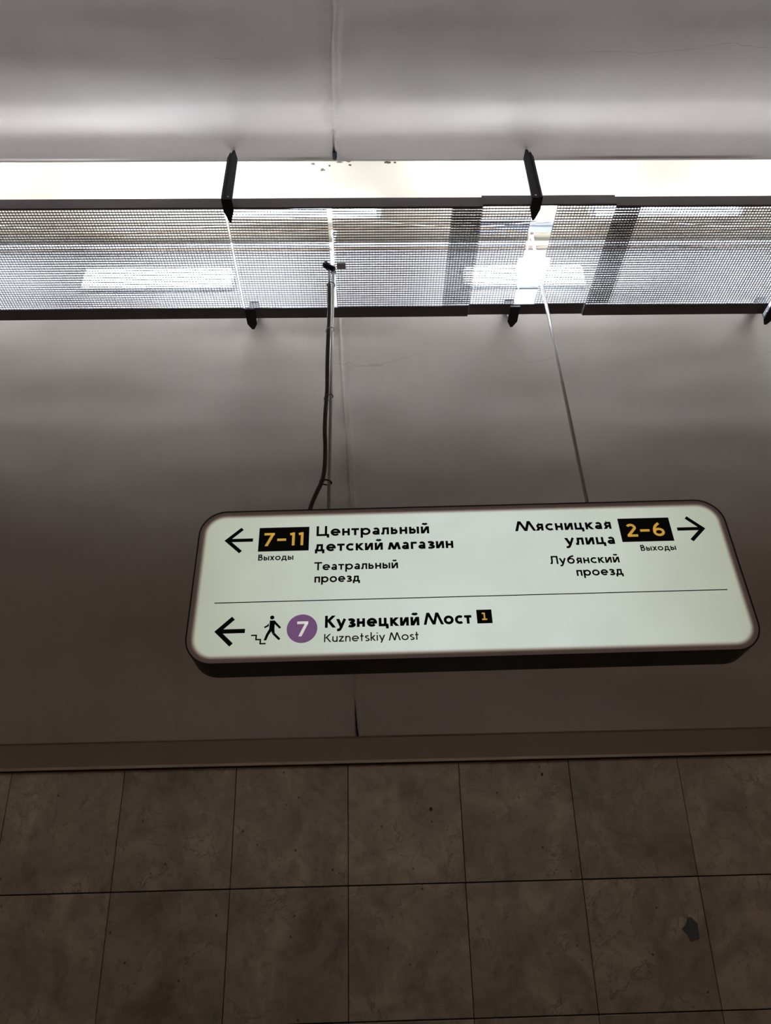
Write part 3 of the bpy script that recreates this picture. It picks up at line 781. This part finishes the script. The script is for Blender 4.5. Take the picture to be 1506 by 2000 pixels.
TXT = [('Центральный', -363.4, -83.6, 122.6, 28.6, .205), ('детский магазин', -366, -27.1, 79.6, 28.6, .205), ('Театральный', -366, -164.3, 28.0, 22.3, .185), ('проезд', -364.7, -256.0, -4.6, 22.3, .185),
       ('Выходы', -502.4, -416.9, 58.6, 16.4, .18), ('Кузнецкий', -337.7, -120.3, -120.3, 29.8, .215), ('Мост', -111.0, -.5, -119.4, 29.8, .215),
       ('Мясницкая', 128.0, 368.2, 122.0, 28.6, .205), ('улица', 245.9, 369.0, 79.2, 28.6, .205), ('Лубянский', 201.9, 368.8, 28.0, 22.3, .185), ('проезд', 259.5, 371.1, -5.2, 22.3, .185), ('Выходы', 425.8, 512.4, 58.0, 16.4, .18)]
for t_, a, b_, base, cap, wt_ in TXT: lettering(t_, a*mm, b_*mm, base*mm, cap*mm, wt_, B)
lettering('Kuznetskiy', -338.8*mm, -199.3*mm, -155.0*mm, 19.6*mm, .15, Gd, gap=.10)
lettering('Most', -192.5*mm, -123.9*mm, -155.2*mm, 19.6*mm, .15, Gd, gap=.09)
# number plates
def plate(x0, x1, z0, z1, slant=0):
    b = MB(); pts = [(x0, z0), (x1, z0), (x1+slant, z1), (x0+slant, z1)]
    b.add([(x*mm, -.0005, z*mm) for x, z in pts]+[(x*mm, .0002, z*mm) for x, z in pts], [(0, 1, 2, 3), (0, 4, 5, 1), (1, 5, 6, 2), (2, 6, 7, 3), (3, 7, 4, 0)])
    return local(b, 'number_plate', B, fix=False)
p1 = plate(-504.2, -380.8, 83.5, 150.4); p2 = plate(386, 513.1, 84, 150.6); p3 = plate(12.0, 47.0, -119.4, -85.6)
lettering('7–11', -491*mm, -394.5*mm, 98.0*mm, 37.0*mm, .18, 'orange', p1, -.0009, .16, 'numerals')
lettering('2–6', 401*mm, 496*mm, 97.8*mm, 37.0*mm, .18, 'orange', p2, -.0009, .17, 'numerals')
lettering('|', 22.6*mm, 36.4*mm, -111.6*mm, 18.4*mm, .19, 'orange', p3, -.0009, .1, 'numerals')
def arrow(tip, tail, top, bot, z, w_, sgn):
    """sgn -1 points left, 1 points right"""
    b = MB(); h = w_/2
    strip(b, [((tip-sgn*w_*.9)*mm, z*mm), (tail*mm, z*mm)], w_*mm)
    k = w_*.707
    e = abs(top[0]-tip)
    up_ = [(tip, z), (tip-sgn*k*1.0, z), ]
    for q in (top, bot):
        s = 1 if q[1] > z else -1
        L_ = math.hypot(q[0]-tip, q[1]-z); dx, dz = (q[0]-tip)/L_, (q[1]-z)/L_
        nx_, nz_ = -dz, dx
        if nx_*(-sgn) < 0: nx_, nz_ = -nx_, -nz_     # towards the shaft
        c = math.sqrt(2)*0
        poly(b, [(tip*mm, z*mm), (q[0]*mm, q[1]*mm), ((q[0]+nx_*w_)*mm, (q[1]+nz_*w_)*mm), ((tip+(-sgn)*w_/abs(dz))*mm, z*mm)])
    return local(b, 'arrow', B, fix=False)
arrow(-588.5, -518.3, (-549.5, 152.5), (-549.5, 80.0), 116.4, 9.2, -1)
arrow(-589.5, -519.5, (-552.0, -86.5), (-552.0, -159.5), -122.6, 10.4, -1)
arrow(597.5, 527.6, (559.5, 152.5), (559.5, 80.5), 116.4, 9.2, 1)
b = MB(); strip(b, [(-596.2*mm, -51*mm), (605.7*mm, -51*mm)], 2.4*mm); local(b, 'divider_line', B, fix=False)
# line badge
b = MB(); poly(b, arc(-389.5*mm, -120.5*mm, 35*mm, 35*mm, 0, 360, 48)[:-1], -.0005); badge = local(b, 'line_badge', 'violet', fix=False)
b = MB(); poly(b, [(-401.0*mm, -103*mm), (-375.6*mm, -103*mm), (-375.6*mm, -109*mm), (-401.0*mm, -109.4*mm)], -.0009)
poly(b, [(-383.0*mm, -108*mm), (-375.6*mm, -108*mm), (-390.1*mm, -139.6*mm), (-397.2*mm, -139.6*mm)], -.0009); local(b, 'numeral', 'print_white', badge, fix=False)
# walking figure and steps
b = MB()
poly(b, arc(-459.2*mm, -91.2*mm, 4.9*mm, 4.9*mm, 0, 360, 20)[:-1])
for pg in ([(-464.2, -98.6), (-452.6, -98.6), (-452.4, -118), (-452.4, -127), (-464.5, -121)], [(-452.4, -121), (-451.2, -129.5), (-457, -131.5), (-460.5, -121)],
           [(-451.2, -129.5), (-437.6, -143.7), (-441.6, -147.3), (-457.0, -131.8)], [(-464.2, -119), (-458.4, -124), (-464.8, -134), (-470.6, -131.4)],
           [(-464.8, -134), (-470.6, -131.4), (-475.6, -146.8), (-469.6, -147)], [(-466.0, -105.4), (-465.7, -112.2), (-469.6, -114.6), (-470.2, -110.4)], [(-469.6, -114.6), (-470.2, -110.4), (-476.6, -113.7), (-474.7, -117.4)],
           [(-452.8, -99), (-437.4, -116.2), (-440.6, -119.6), (-453.3, -107)]):
    poly(b, [(x*mm, z*mm) for x, z in pg])
local(b, 'walking_figure', B, fix=False)
b = MB(); strip(b, [(x*mm, z*mm) for x, z in ((-504.8, -134), (-493, -134), (-493, -144.6), (-482.9, -144.6), (-482.9, -154.6), (-470.2, -154.6))], 3.3*mm); local(b, 'stairs_symbol', B, fix=False)

# the sign and its suspension stand a little nearer than drawn above
KS = .9586
for o in [q for q in bpy.data.objects if q not in before and q.parent is None]:
    l = o.location; o.location = (l.x*KS, l.y*KS, EYE+(l.z-EYE)*KS if (l.length > 1e-6) else EYE*(1-KS)); o.scale = (KS, KS, KS)
